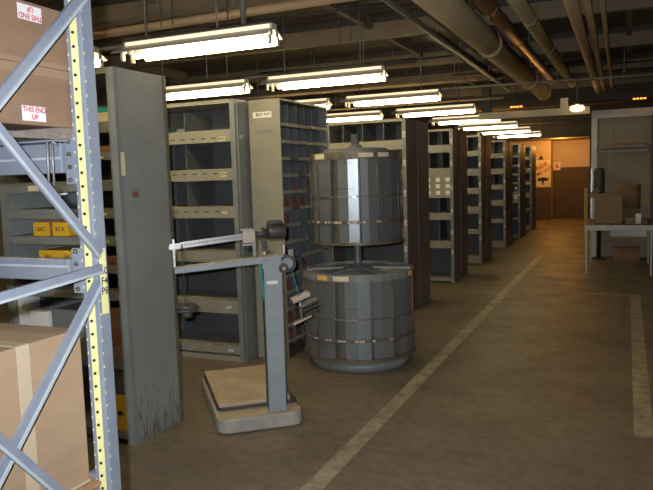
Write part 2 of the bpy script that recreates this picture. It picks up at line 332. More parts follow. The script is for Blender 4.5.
# ------------------------------------------------------------------ fluorescent fixtures
def make_fixture(label):
    t = thing('fluorescent_light', label, 'ceiling light', (-2.65, 4.05, 2.36), 0, 'fluorescent lights over the shelving aisles')
    h = .60
    MB().box(-h, h, -.03, .03, .095, .135).build('ballast_channel', M['fixture'], t)
    MB().box(-h-.005, h+.005, -.05, .05, .135, .145).build('top_plate', M['fix_top'], t)
    for s in (-1, 1):
        # sloping reflector wing each side of the channel
        vs = [(-h-.05, s*.03, .098), (h, s*.03, .098), (h, s*.11, .052), (-h-.05, s*.11, .052), (-h-.05, s*.03, .102), (h, s*.03, .102), (h, s*.113, .056), (-h-.05, s*.113, .056)]
        MB().add(vs, [(0,1,2,3),(4,7,6,5),(0,4,5,1),(1,5,6,2),(2,6,7,3),(3,7,4,0)]).build('reflector', M['fixture'], t)
        MB().box(-h+.02, h-.02, s*.0305, s*.034, .107, .130).build('channel_glow_strip', M['slot'], t)  # made-up glowing strip standing in for light on the channel side
        MB().cyl((-h+.13, s*.055, .024), (h-.01, s*.055, .024), .0195, n=12).build('tube', M['tube'], t)
        for e in (-1, 1):
            MB().box(e*(h-.012)-.009, e*(h-.012)+.009, s*.055-.016, s*.055+.014, .0, .055).box(e*(h-.012)-.009, e*(h-.012)+.009, s*.02, s*.055, .055, .095).build('lamp_holder', M['fixture'], t)
    return t
def hang(t, x, thick=False):
    z = 3.15-2.36-.145
    mb = MB()
    for yy in ((-.0,) if True else ()): mb.cyl((x, yy, .145), (x, yy, .145+z), .018 if thick else .007, n=8)
    mb.build('hanging_rod', M['rod'], t)
names = ['nearest fluorescent light of the aisle side row, on a thick grey strut', 'second fluorescent light of the aisle side row, behind the nearest',
         'third fluorescent light of the aisle side row, above the upper drum', 'fourth fluorescent light of the aisle side row',
         'fifth fluorescent light of the aisle side row', 'sixth fluorescent light of the aisle side row',
         'seventh fluorescent light of the aisle side row', 'furthest fluorescent light of the aisle side row, by the orange hall']
ln = ['fluorescent light peeking out behind the yellow striped rack post', 'fluorescent light over the top of the numbered bin shelf',
      'fluorescent light behind the labelled narrow bin cabinet', 'short glimpse of a fluorescent light above the shelves behind the upper drum']
f0 = make_fixture(names[0]); fixtures = [f0]
for k in range(1, 8): fixtures.append(dup(f0, (-2.65 + (.0 if k < 4 else .02), 4.05+2.05*k, 2.36), names[k]))
for k in range(4): fixtures.append(dup(f0, (-4.09, 4.05+2.05*k, 2.36), ln[k]))
fixtures[0].location.x = -2.70; fixtures[8].location.x = -4.17
for (x, y, lb) in ((-2.7, 1.95, 'added unseen fluorescent light above the pallet rack'), (-.9, -.9, 'added unseen fluorescent light overhead behind the viewer'), (1.9, 1.6, 'added unseen fluorescent light over the right hand aisle edge'), (1.9, 5.7, 'added unseen fluorescent light to the right of the aisle stripe')):
    fixtures.append(dup(f0, (x, y, 2.36), lb))  # added fixtures out of view, put in to light the foreground
for i, f in enumerate(fixtures):
    hang(f, .37, i == 0); hang(f, -.42, False)
for i, (x, y) in enumerate(((-2.28, 5.6), (-2.18, 5.6), (-3.1, 4.2), (-3.0, 4.2), (-2.6, 4.3), (-2.1, 7.2), (-1.85, 8.6))):
    o = MB().cyl((x, y, 2.62), (x, y, 3.15), .0035, n=5).build('hanging_wire', M['wire'])
    tag(o, 'thin bare wire hanging down from the ceiling near the lamps', 'wire', 'bare hanging ceiling wires')

# caged lamp and small orange lamps
t = thing('caged_lamp', 'round glowing caged lamp hanging over the cream beam', 'lamp', (-.74, 11.7, 2.45))
mb = MB(); mb.lathe([(.001, -.045), (.05, -.035), (.10, -.015), (.11, .012), (.07, .04), (.02, .055)], n=20); mb.build('globe', M['lampglow'], t)
mb = MB()
for i in range(10):
    a = 2*math.pi*i/10; pts = [(r*math.cos(a), r*math.sin(a), z) for r, z in ((.02, -.055), (.07, -.05), (.12, -.02), (.13, .015), (.08, .06))]; mb.tube(pts, .004, 5)
mb.ring(0, 0, .134, .126, -.004, .004, 24); mb.build('cage', M['cream_beam'], t)
MB().cyl((0,0,.055), (0,0,.10), .04, n=16).cyl((0,0,.10), (0,0,.70), .009, n=8).build('stem', M['darkpipe'], t)
for x, y, z, lb in ((-1.71, 11.95, 2.555, 'small orange glowing lamp left of the caged lamp'), (.17, 12.3, 2.585, 'small orange glowing lamp above the white partition frame')):
    t = thing('small_orange_lamp', lb, 'lamp', (x, y, z), 0)
    for k in range(4): MB().box(-.10+k*.052, -.062+k*.052, -.02, .02, 0, .018).build('bulb', M['ember'], t)
    MB().box(-.12, .12, -.03, .03, .02, .05).cyl((0,0,.05), (0,0,3.15-z), .006, n=6).build('housing', M['darkpipe'], t)

# ------------------------------------------------------------------ shelving units
H = 2.09
def make_unit(label, loc, W, D, lips, div=None, group='grey steel shelving units', end='steel_warm_lit', lip='steel_tan', rz=0, side_name='end_panel', post='steel', back='steel_dark', marks=None, H=H):
    """local origin: near right floor corner, shelf faces look towards -y, unit runs to -x"""
    t = thing('shelving_unit', label, 'shelf', loc, rz, group)
    e = .012
    B(-e, 0, .03, D, 0, H).build(side_name, M[end], t); B(-W, -W+e, .03, D, 0, H).build(side_name, M[end], t)
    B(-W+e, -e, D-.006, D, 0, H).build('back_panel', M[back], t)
    for x0, x1 in ((-.042, .001), (-W-.001, -W+.042)): B(x0, x1, 0, .03, 0, H).build('front_post', M[post], t)
    B(-W+.042, -.042, .002, D-.006, H-.03, H).build('top_plate', M[lip], t)
    for i, (z0, z1) in enumerate(lips):
        mb = MB().box(-W+.042, -.042, .0, .012, z0, z1).box(-W+e, -e, .03, D-.006, z1-.012, z1).box(-W+.042, -.042, .012, .03, z1-.012, z1)
        mb.build('shelf', M[lip], t)
    if div:
        for xs, z0, z1 in div:
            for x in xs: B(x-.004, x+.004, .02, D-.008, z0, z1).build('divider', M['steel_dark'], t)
    return t
def bays(a, lips): # z ranges of the openings between lips
    z = sorted(lips); return [(z[i][1], z[i+1][0]) for i in range(len(z)-1)]+[(z[-1][1], H-.03)]

# the tall unit at the left
LL = [(.03, .075), (.445, .48), (.84, .895), (.995, 1.045), (1.153, 1.20), (1.305, 1.36), (1.46, 1.52), (1.63, 1.675), (1.78, 1.84)]
left = make_unit('tall grey shelving unit with dented end panel, nearest to the pallet rack', (-2.56, 3.02, 0), .915, .44, LL, None, 'grey steel shelving units', 'stained', 'steel', 0, 'end_panel', 'steel', 'steel', H=2.13)
B(-.05, .0015, -.003, 0, 0, 2.13).build('corner_flange', M['steel'], left)
for y0, y1 in ((.43, .455),): B(-.004, .008, y0, y1, 0, 2.13).build('edge_strip', M['rail'], left)
B(.0, .003, .02, .05, 1.54, 1.67).build('name_plate', M['cream'], left)
B(.0, .0035, .10, .15, 1.42, 1.45).build('dent_mark', M['brownbox'], left)
tg = B(-.68, -.60, -.002, 0, 1.47, 1.50).build('shelf_tag', M['cream'], left)
for zt in (1.645, 1.33, 1.175): B(-.13, -.10, -.002, 0, zt-.007, zt+.007).build('shelf_tag', M['cream'], left)

def item_box(name, label, cat, x0, x1, y0, y1, z0, z1, m, group=None, lid=None):
    t = thing(name, label, cat, ((x0+x1)/2, (y0+y1)/2, z0), 0, group); a, b, h = (x1-x0)/2, (y1-y0)/2, z1-z0
    B(-a, a, -b, b, 0, h).build('box_body', M[m], t, .003); return t, a, b, h
t, a, b, h = item_box('yellow_carton', 'yellow printed carton on the tall shelf, upper of two', 'box', -3.24, -2.975, 3.035, 3.25, 1.202, 1.283, 'yellow_box')
for x in (-.07, .075): text('2AC' if x < 0 else 'EC 8', .032, (x, -b-.0012, h*.5), (1,0,0), (0,0,1), M['ink'], t)
B(.0, .02, -b-.0015, -b, 0, h).build('carton_band', M['brownbox'], t)
B(-.10, .06, -b+.01, b, h, h+.02).build('open_flap', M['card_dark'], t)
t, a, b, h = item_box('yellow_carton', 'yellow carton on the tall shelf, one level below its twin', 'box', -3.21, -2.89, 3.035, 3.25, 1.047, 1.118, 'yellow_box')
for x in (-.09, .06): text('2AC', .028, (x, -b-.0012, h*.5), (1,0,0), (0,0,1), M['ink'], t)
t, a, b, h = item_box('yellow_carton', 'yellow carton with black mark at the foot of the tall shelf', 'box', -2.72, -2.607, 3.035, 3.25, .077, .285, 'yellow_box')
B(-a*.4, a*.1, -b-.0015, -b, h*.42, h*.55).build('printed_mark', M['ink'], t)
for k in range(3): B(a*.1, a*.45, -b-.0015, -b, h*(.43+.05*k), h*(.45+.05*k)).build('printed_line', M['ink'], t)
t, a, b, h = item_box('blue_grey_carton', 'dark blue grey carton on top of the yellow carton at the shelf foot', 'box', -2.74, -2.607, 3.04, 3.25, .286, .44, 'steel_dark')
t, a, b, h = item_box('brown_carton', 'tall red brown carton seen right of the yellow striped post', 'box', -2.76, -2.608, 3.05, 3.26, .482, .79, 'card_dark')
B(-a, a, -b-.002, -b, h*.28, h*.62).build('red_print', M['brownbox'], t)
for i, (x0, x1, z0, z1, lb) in enumerate(((-2.79, -2.62, 1.046, 1.09, 'small red brown packet on the shelf beside the striped post'), (-2.76, -2.64, 1.676, 1.71, 'small dark red packet on the upper shelf by the striped post'))):
    t, a, b, h = item_box('small_packet', lb, 'packet', x0, x1, 3.06, 3.2, z0, z1, 'brownbox')
t, a, b, h = item_box('green_white_packet', 'small green and white packet high beside the striped post', 'packet', -2.71, -2.62, 3.04, 3.15, 1.841, 1.92, 'cream')
B(-a, a, -b-.002, -b, h*.65, h).build('green_band', M['teal'], t)
t, a, b, h = item_box('white_packet', 'white paper packet lying in the open shelf behind the box', 'packet', -3.33, -3.19, 3.05, 3.25, .481, .74, 'paper')
t, a, b, h = item_box('white_packet', 'narrow white packet at the far left shelf edge', 'packet', -3.43, -3.40, 3.05, 3.2, .481, .82, 'paper')
t, a, b, h = item_box('dark_bin', 'dark blue grey bin on the low shelf behind the cardboard box', 'bin', -3.16, -2.84, 3.05, 3.3, .481, .76, 'steel')

# numbered bin shelf
BL = [(.0, .045), (.06, .125), (.40, .505), (.825, .915), (1.19, 1.285), (1.497, 1.59), (1.805, 1.903)]
bx = bays(0, BL)
bins = make_unit('open numbered bin shelf with white stencils, behind the platform scale', (-2.87, 4.78, 0), .915, .44, BL,
                 [((-.49,), bx[-1][0], bx[-1][1]), ((-.49,), bx[-2][0], bx[-2][1]), ((-.49,), bx[-3][0], bx[-3][1]), ((-.52,), bx[-4][0], bx[-4][1])], end='steel', lip='steel_tan', H=2.14)
for i, (z, s) in enumerate(((1.83, 'B52'), (1.545, 'B54'), (1.235, 'B55'), (.45, 'B37'), (.09, 'B38'))):
    B(-.155, -.095, -.0015, 0, z-.018, z+.018).build('stencil_tag', M['cream'], bins) if i < 2 else None
    text(s, .034, (-.125, -.002, z), (1,0,0), (0,0,1), M['paper'] if i > 1 else M['ink'], bins)
    mb = MB()
    for k in range(6): mb.box(-.72+k*.1, -.68+k*.1, -.0012, 0, z+.005, z+.012)
    if i < 3: mb.build('slots', M['hole'], bins)
text('B27', .035, (.0135, .075, 1.84), (0,1,0), (0,0,1), M['paper'], bins)
B(.001, .012, .03, .035, 0, H).build('edge_strip', M['steel'], bins)
t, a, b, h = item_box('white_packet', 'small white packet in the top compartment of the bin shelf', 'packet', -3.50, -3.42, 4.88, 4.97, 1.904, 1.94, 'drum')

# narrow cabinet of small bins facing the aisle
cb = thing('bin_cabinet', 'narrow grey cabinet of small bins with white label on its plain end', 'cabinet', (-2.56, 4.97, 0))
CD, CW = .285, .95
B(-CD, 0, 0, .012, 0, 2.135).build('end_panel', M['steel_tan'], cb); B(-CD, 0, CW-.012, CW, 0, 2.135).build('end_panel', M['steel'], cb)
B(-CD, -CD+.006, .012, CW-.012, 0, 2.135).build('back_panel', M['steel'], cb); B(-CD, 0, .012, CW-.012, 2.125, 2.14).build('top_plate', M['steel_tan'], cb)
ys = [.012+(CW-.024)*k/6 for k in range(7)]
for z0, z1 in ((1.927, 2.10), (1.78, 1.915), (1.642, 1.77), (.96, 1.63), (.1, .95)):
    for y in ys[1:-1]: B(-CD+.01, -.006, y-.003, y+.003, z0, z1).build('divider', M['steel_dark'], cb)
zl = [1.925-.1375*k for k in range(14)]
for i, z in enumerate(zl):
    B(-CD+.01, -.002, .012, CW-.012, z, z+.006).build('shelf', M['steel_dark'], cb)
    if i in (0, 1): segs = [(0, 6)]
    else: segs = [(0, 2), (3, 4)] if i % 3 == 0 else ([(0, 3)] if i % 3 == 1 else [(0, 1), (2, 5)])
    for a0, a1 in segs:
        for k in range(a0, a1): B(-.002, .003, ys[k]+.006, ys[k+1]-.006, z-.006, z+.022).build('label_holder', M['steel_tan'], cb)
B(-.245, -.075, -.0015, 0, 1.992, 2.04).build('white_label', M['paper'], cb)
text('80', .038, (-.20, -.0025, 2.016), (1,0,0), (0,0,1), M['ink'], cb); text('27  B-97', .026, (-.135, -.0025, 2.018), (1,0,0), (0,0,1), M['ink'], cb)
B(-.22, -.06, -.0012, 0, 1.865, 1.895).build('faded_mark', M['steel'], cb)
for i, (k, r, wd) in enumerate(((0,13,.12), (1,13,.1), (0,12,.11), (1,12,.12), (0,10,.09), (2,9,.11), (1,5,.1), (2,5,.11), (0,5,.12), (0,6,.1), (1,4,.1), (3,4,.1))):
    z = zl[r]+.0065; y = 4.97+ys[k]+.078
    o = B(-.07, .07, -wd/2, wd/2, 0, .09).build('parts_carton', M['brownbox']); o.location = (-2.65, y, z)
    tag(o, 'small red brown carton inside the narrow bin cabinet', 'box', 'red brown cartons in the bin cabinet')
for i, (k, r, dz) in enumerate(((0, 8, 0), (1, 11, 0))):
    o = B(-.002, .002, -.04, .04, 0, .06).build('white_card', M['paper']); o.location = (-2.552, 4.97+ys[k]+.08, zl[r]+.024)
    tag(o, ('small white card on the narrow bin cabinet at scale beam height', 'small white card low on the narrow bin cabinet')[i], 'card')

# rows of back to back units down the aisle
RA = [(.03, .12), (.40, .50), (.83, .92), (1.17, 1.26), (1.45, 1.55), (1.765, 1.865)]
RB = [(.02, .06), (.477, .574), (.864, .96), (1.165, 1.206), (1.44, 1.567), (1.776, 1.877)]
RC = [(.02, .14), (.50, .575), (.83, .945), (1.15, 1.245), (1.445, 1.555), (1.755, 1.84)]
RE = [(.02, .10), (.42, .47), (.80, .85), (1.02, 1.05), (1.21, 1.25), (1.40, 1.44), (1.59, 1.63), (1.80, 1.83)]
rows = [(7.05, RA, 'A'), (9.19, RB, 'B'), (11.13, RC, 'C'), (13.54, RC, 'D'), (15.5, RE, 'E'), (17.5, RC, 'F')]
desc = ['shelving unit directly behind the stacked drums', 'shelving unit with nine white cards, first beyond the drum row', 'shelving unit in the second row beyond the white card row', 'shelving unit two rows beyond, with dark deep bays', 'many levelled shelving unit with three bright cards, second last row', 'last shelving unit facing us before the orange hall']
rdesc = ['rear half of the row directly behind the drums, plain end panel on the aisle', 'rear half of the white card row, plain end panel on the aisle', 'rear unit of the row after the white card row', 'rear unit of the fourth aisle row', 'rear unit of the second last aisle row', 'rear unit of the last aisle row by the orange hall']
desc[2] = 'shelving unit in the row right after the white card row'; desc[3] = 'shelving unit in the fourth aisle row, two beyond the white cards'
for (y, lips, k), lb, rl in zip(rows, desc, rdesc):
    bz = bays(0, lips)
    if k == 'A': dv = [((-.25, -.49, -.72), *bz[-1]), ((-.3, -.6), *bz[-2])]
    elif k == 'B': dv = [((-.155, -.33, -.6), *z) for z in (bz[-1], bz[-2])]+[((-.2, -.5), *bz[2])]+[((-.2, -.45), *bz[1])]
    else: dv = [((-.22, -.45, -.68), *bz[-1]), ((-.3, -.6), *bz[-2]), ((-.22,), *bz[-3])]
    u = make_unit(lb, (-2.15, y, 0), .915, .447, lips, dv)
    v = make_unit(rl, (-2.15-.915, y+.90, 0), .915, .447, RC, None, rz=math.pi)
    B(0, .005, .425, .446, 0, H).build('blue_edge', M['blue_trim'], u)
    # white stencils down the corner post
    for j, z in enumerate((1.92, 1.62, 1.30, .98, .7, .42)):
        text('%s%d%d' % ('B', 3+j % 4, 2+j), .042, (-.021, -.0018, z), (0,0,-1), (1,0,0), M['paper'], u)
    B(0, .002, .06, .11, 1.76, 1.79).build('end_label', M['steel_tan'], u); B(-.917, -.915, .06, .11, 1.76, 1.79).build('end_label', M['steel_tan'], v)
    if k == 'B':
        B(-.873, -.042, .006, .012, 1.206, 1.44).build('front_panel', M['steel_tan'], u)
        for i in range(3):
            for j in range(3):
                o = B(-.029, .029, -.002, .002, -.027, .027).build('white_card', M['bright_card']); o.location = (-2.15-.076-.135*i, y+.0035, 1.235+.088*j)
                tag(o, 'bright white card on the tan shelf front', 'card', 'nine bright white cards in a grid')
    if k == 'E':
        B(-.873, -.042, .006, .012, .86, 1.02).build('front_panel', M['steel_tan'], u)
        for j in range(3):
            o = B(-.025, .025, -.002, .002, -.022, .022).build('white_card', M['bright_card']); o.location = (-2.24, y+.002, .90+.06*j+.1*(j>1))
            tag(o, 'bright white card on the second last shelving row', 'card', 'three bright cards on the many levelled unit')
o = B(-.004, .004, -.03, .03, 0, .28).build('hanging_tag', M['paper']); o.location = (-2.12, 12.55, 1.25); o.name = 'hanging_tag'
tag(o, 'narrow pale tag hanging between the second and third far rows', 'tag')
bpy.data.objects.remove(o)

# ------------------------------------------------------------------ rotary drum bins
dr = thing('rotary_bin', 'two tier grey steel drum with divided bins on a central pole', 'rotary bin', (-1.992, 5.15, 0), math.radians(0))
MB().lathe([(0, 0), (.40, 0), (.40, .06), (.36, .075), (0, .075)], n=48).build('base', M['steel'], dr)
MB().cyl((0,0,.05), (0,0,1.83), .03, n=20).build('pole', M['drum'], dr)
def tier(z0, z1, R, ph, hoops, rods):
    N = 6
    for k in range(N):
        a = ph+2*math.pi*k/N; w1 = math.radians(50)
        p = lambda t, r: (r*math.cos(t), r*math.sin(t))
        # curved sheet of one bin
        mb = MB(); mb.ring(0, 0, R, R-.006, z0+.02, z1-.05, 4, a, a+w1); mb.build('bin_panel', M['drum'], dr)
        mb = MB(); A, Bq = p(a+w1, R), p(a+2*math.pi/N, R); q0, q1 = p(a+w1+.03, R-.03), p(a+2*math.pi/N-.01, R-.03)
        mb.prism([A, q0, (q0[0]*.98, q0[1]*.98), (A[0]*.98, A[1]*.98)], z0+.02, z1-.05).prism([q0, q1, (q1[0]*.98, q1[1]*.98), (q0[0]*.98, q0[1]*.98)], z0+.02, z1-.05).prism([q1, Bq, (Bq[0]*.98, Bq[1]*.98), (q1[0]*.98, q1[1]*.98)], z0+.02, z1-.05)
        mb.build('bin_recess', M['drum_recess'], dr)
    for k in range(rods):
        t = ph+math.radians(50 if k % 2 else 27)+2*math.pi*(k//2)/(rods//2); MB().cyl(((R+.008)*math.cos(t), (R+.008)*math.sin(t), z0+.01), ((R+.008)*math.cos(t), (R+.008)*math.sin(t), z1-.03), .006, n=6).build('rod', M['rail'], dr)
    for z, hh in hoops: MB().ring(0, 0, R+.014, R+.006, z-hh, z+hh, 40).build('hoop', M['rail'], dr)
    MB().ring(0, 0, R+.022, R-.06, z0, z0+.022, 40).build('bottom_rim', M['rail'], dr)
    MB().ring(0, 0, R+.010, R-.004, z1-.055, z1, 40).build('top_rim', M['rail'] if z0 > .5 else M['steel'], dr)
    MB().lathe([(.03, z0+.01), (R-.01, z0+.01), (R-.01, z0+.02), (.03, z0+.02)], n=40).build('floor_disc', M['drum'], dr)
tier(.09, .76, .436, math.radians(-143), ((.42, .005), (.255, .012)), 12)
tier(.975, 1.68, .353, math.radians(-151), ((1.345, .005), (1.15, .012)), 12)
MB().lathe([(.03, .74), (.43, .735), (.43, .742), (.30, .752), (.12, .756), (.12, .77), (.05, .775), (.03, .80)], n=48).build('top_disc', M['drum'], dr)
mb = MB()
for k in range(6):
    a = 2*math.pi*k/6+.3; mb.bar((.06*math.cos(a), .06*math.sin(a), .762), (.42*math.cos(a), .42*math.sin(a), .75), .02, .014)
mb.build('spokes', M['steel'], dr)
MB().lathe([(.03, 1.67), (.35, 1.665), (.35, 1.673), (.26, 1.68), (.255, 1.712), (.06, 1.716), (.055, 1.74), (.03, 1.745)], n=48).build('top_disc', M['steel'], dr)
def arc_label(R, deg, half, z0, z1, m): # small curved card on a rim
    a = math.radians(deg); MB().ring(0, 0, R+.0035, R, z0, z1, 4, a-math.radians(half), a+math.radians(half)).build('rim_label', M[m], dr)
arc_label(.446, -107, 6, .715, .75, 'gold'); arc_label(.446, -86, 8, .715, .75, 'cream'); arc_label(.446, -3, 5, .715, .75, 'gold')
arc_label(.363, -118, 9, 1.632, 1.672, 'cream'); arc_label(.363, -56, 9, 1.637, 1.67, 'cream'); arc_label(.363, -33, 8, 1.637, 1.67, 'cream')
def rim_text(s, R, deg, z, size):
    a = math.radians(deg); c, q = math.cos(a), math.sin(a); text(s, size, (R*c, R*q, z), (-q, c, 0), (0,0,1), M['paper'], dr)
for j, (d, s) in enumerate(((-135, 'B1'), (-122, '00B1'), (-106, 'B1-77'), (-92, '100-09'), (-74, 'B0-220'), (-60, 'B2'), (-42, 'C21'))):
    rim_text(s, .370, d, 1.15, .024); rim_text(s, .4525, d+5, .255, .024)
for k in range(3):
    for R, z, a0 in ((.4535, .51, -92), (.4535, .51, -74)):
        pass
mb = MB()
for j in range(16):
    for R, z in ((.3535, 1.60), (.3535, 1.405)):
        a = math.radians(-112+j*2.6); mb.cyl((R*math.cos(a), R*math.sin(a), z), ((R+.0015)*math.cos(a), (R+.0015)*math.sin(a), z), .0032, n=6)
    a = math.radians(-100+j*2.4); mb.cyl((.4365*math.cos(a), .4365*math.sin(a), .50), (.438*math.cos(a), .438*math.sin(a), .50), .0032, n=6)
mb.build('rivet_holes', M['hole'], dr)
for z, R, d in ((1.345, .3675, -76), (.42, .4505, -78)):
    a = math.radians(d); MB().ring(0, 0, R+.002, R, z-.006, z+.006, 6, a-.28, a+.12).build('bright_hoop_clip', M['beam_silver'], dr)

# ------------------------------------------------------------------ platform scale
sc = thing('platform_scale', 'old blue grey platform weighing scale with column, beam and weights', 'scale', (-1.949, 3.592, 0), math.radians(40))
def rr(x0, x1, y0, y1, r, n=6):
    pts = []
    for cx, cy, a0 in ((x1-r, y0+r, -90), (x1-r, y1-r, 0), (x0+r, y1-r, 90), (x0+r, y0+r, 180)):
        for i in range(n+1): a = math.radians(a0+90*i/n); pts.append((cx+r*math.cos(a), cy+r*math.sin(a)))
    return pts
MB().prism(rr(-.365, .155, -.075, .88, .07), .004, .095).build('base', M['scale_body'], sc, .012)
MB().prism(rr(-.345, .15, .085, .86, .03), .095, .12).build('platform_frame', M['iron'], sc, .006)
MB().prism(rr(-.34, .11, .075, .85, .015), .12, .145).build('platform_board', M['scale_dust'], sc, .006)
# tapering column with dark strips down both sides
cx0, cx1 = -.05, .058
mb = MB(); mb.add([(cx0,-.035,.09),(cx1,-.035,.09),(cx1,.035,.09),(cx0,.035,.09),(cx0-.008,-.04,1.02),(cx1+.004,-.04,1.02),(cx1+.004,.04,1.02),(cx0-.008,.04,1.02)],
       [(0,3,2,1),(4,5,6,7),(0,1,5,4),(1,2,6,5),(2,3,7,6),(3,0,4,7)]); mb.build('column', M['scale_paint'], sc, .006)
MB().prism(rr(-.355, .145, -.065, .083, .05), .0951, .0965).build('dusty_ledge', M['scale_dust'], sc)
MB().box(cx0-.007, cx0-.002, -.045, .0, .13, .97).box(cx1+.001, cx1+.006, -.04, .0, .13, .97).build('column_edge', M['iron'], sc)
MB().box(-.035, .03, -.0415, -.0385, .875, .895).build('maker_plate', M['paper'], sc)
# shelf bar
MB().bar((-.565, 0, .99), (.075, 0, 1.024), .036, .06).build('cross_arm', M['scale_paint'], sc, .004)
MB().bar((-.56, 0, 1.0095), (.07, 0, 1.0435), .004, .05).build('dusty_top', M['scale_dust'], sc)
MB().box(-.568, -.556, -.012, .012, 1.008, 1.17).box(-.59, -.545, -.014, .014, 1.115, 1.128).build('beam_guide', M['beam_silver'], sc)
# weigh beam and notched bar
MB().bar((-.585, 0, 1.126), (-.10, 0, 1.168), .032, .012).bar((-.52, -.012, 1.146), (-.12, -.012, 1.180), .012, .008).build('weigh_beam', M['beam_silver'], sc)
mb = MB()
for k in range(24): mb.box(-.50+k*.016, -.494+k*.016, -.0145, -.0105, 1.134+k*.0013, 1.146+k*.0013)
mb.build('beam_notches', M['iron'], sc)
MB().box(-.165, -.09, -.03, .03, 1.125, 1.20).build('beam_head', M['rusty'], sc, .004)
B(-.175, -.10, -.035, .035, 1.20, 1.21).build('beam_head_plate', M['beam_silver'], sc); B(-.17, -.095, -.035, .035, 1.112, 1.123).build('beam_head_plate', M['beam_silver'], sc)
MB().cyl((-.135,0,1.085), (-.135,0,1.112), .014, n=10).build('beam_head_knob', M['iron'], sc)
MB().box(-.105, -.088, -.012, .012, 1.045, 1.18).build('beam_pivot_stand', M['beam_silver'], sc)
MB().cyl((-.10, 0, 1.17), (.0, 0, 1.18), .022, n=12).cyl((-.045, 0, 1.18), (-.03, 0, 1.18), .034, n=12).build('poise_screw', M['iron'], sc)
MB().bar((-.045, 0, 1.165), (-.035, 0, 1.075), .016, .014).bar((-.045,0,1.078), (-.005,0,1.072), .016, .012).build('poise_hook', M['iron'], sc)
MB().cyl((-.012, -.0, 1.19), (.095, -.0, 1.185), .048, n=20).build('counterweight', M['iron'], sc, .006)
MB().box(-.01, .075, -.03, .03, 1.228, 1.252).build('counterweight_cap', M['iron'], sc, .008)
MB().cyl((-.035,0,1.049), (-.035,0,1.075), .006, n=8).cyl((.085,0,1.049), (.085,0,1.10), .005, n=8).build('stop_pin', M['paper'], sc)
# weight pan on the left
MB().cyl((-.515, 0, 1.14), (-.512, 0, .80), .0035, n=6).cyl((-.515, 0, 1.10), (-.515, 0, 1.15), .008, n=8).build('weight_rod', M['iron'], sc)
MB().cyl((-.508, 0, .762), (-.508, 0, .79), .066, .058, n=24).cyl((-.508, 0, .745), (-.508, 0, .762), .06, .066, n=24).build('hanging_weight', M['iron'], sc)
MB().cyl((-.506, 0, .71), (-.506, 0, .745), .028, .036, n=20).build('weight_stub', M['iron'], sc)
# wheel on the right
def wheel(cx, R, r, y, z, m, nm):
    mb = MB(); n = 24; vs = []
    for i in range(n):
        t = 2*math.pi*i/n
        for rr_, yy in ((R, -.012), (R, .012), (r, .012), (r, -.012)): vs.append((cx+rr_*math.cos(t), y+yy, z+rr_*math.sin(t)))
    fs = [(4*i+q, 4*((i+1) % n)+q, 4*((i+1) % n)+(q+1) % 4, 4*i+(q+1) % 4) for i in range(n) for q in range(4)]
    mb.add(vs, fs); return mb.build(nm, M[m], sc)
wheel(.098, .052, .036, -.02, .99, 'iron', 'hand_wheel')
MB().cyl((.07, -.045, .965), (.07, -.0, .965), .03, n=20).build('pulley', M['iron'], sc); MB().cyl((.07, -.05, .965), (.07, -.044, .965), .010, n=12).build('pulley_pin', M['rusty'], sc)
MB().cyl((.10, -.02, .99), (.10, .0, .99), .034, n=20).build('wheel_plate', M['scale_paint'], sc)
MB().tube([(.125, -.02, .945), (.145, -.02, .86), (.17, -.02, .79)], .003, 6).build('cord', M['teal'], sc)
wt = MB().bar((.115, -.02, .76), (.225, -.02, .80), .028, .07).build('weight_slab', M['rusty'], sc, .004)
MB().cyl((.175, -.02, .655), (.165, -.02, .78), .009, n=8).build('weight_stem', M['beam_silver'], sc)
MB().bar((.165, -.02, .715), (.275, -.02, .755), .014, .06).bar((.175, -.02, .695), (.285, -.02, .735), .012, .06).bar((.19, -.02, .672), (.27, -.02, .702), .012, .05).build('slotted_weights', M['iron'], sc, .002)
MB().bar((.17, -.022, .73), (.27, -.022, .768), .008, .064).build('slotted_weight_top', M['beam_silver'], sc)
MB().bar((.12, -.02, .615), (.235, -.02, .662), .010, .03).build('weight_pan', M['rusty'], sc)
MB().tube([(-.068, -.03, 1.0), (-.064, -.045, .9), (-.058, -.045, .78)], .006, 6).build('teal_strip', M['teal'], sc)

# ------------------------------------------------------------------ blue pallet rack in the foreground
rk = thing('pallet_rack', 'blue pallet rack with yellow punched post and diagonal braces', 'rack', (-1.235, 1.35, 0))
def post(y0, nm='post'):
    # local: x=0 is the aisle face; post is .052 wide (x) by .042 deep (y)
    p = MB().box(-.05, 0, y0, y0+.042, 0, 2.6).build(nm, M['rack_blue'], rk, .003)
    B(-.033, -.013, y0-.003, y0, .0, 2.6).build('yellow_strip', M['rack_yellow'], p)
    mb = MB()
    for k in range(74):
        z = .08+.0345*k; mb.cyl((-.023, y0-.0065, z), (-.023, y0-.0025, z), .0038, n=8)
    mb.build('holes', M['hole'], p)
    mb = MB()
    for k in range(74):
        z = .06+.0345*k
        mb.box(-.0025, .0005, y0+.004, y0+.007, z, z+.006); mb.box(-.047, -.044, y0-.0005, y0+.002, z, z+.006)
    mb.build('paint_nicks', M['rack_yellow'], p)
    B(-.07, .02, y0-.02, y0+.06, 0, .008).build('foot_plate', M['rack_blue'], p)
    return p
p1 = post(0); post(-1.0)
B(.0, .0015, .012, .034, 1.165, 1.335).build('yellow_tag', M['rack_yellow'], rk); text('10\nF4\nP8', .026, (.0025, .024, 1.25), (0,1,0), (0,0,1), M['ink'], rk)
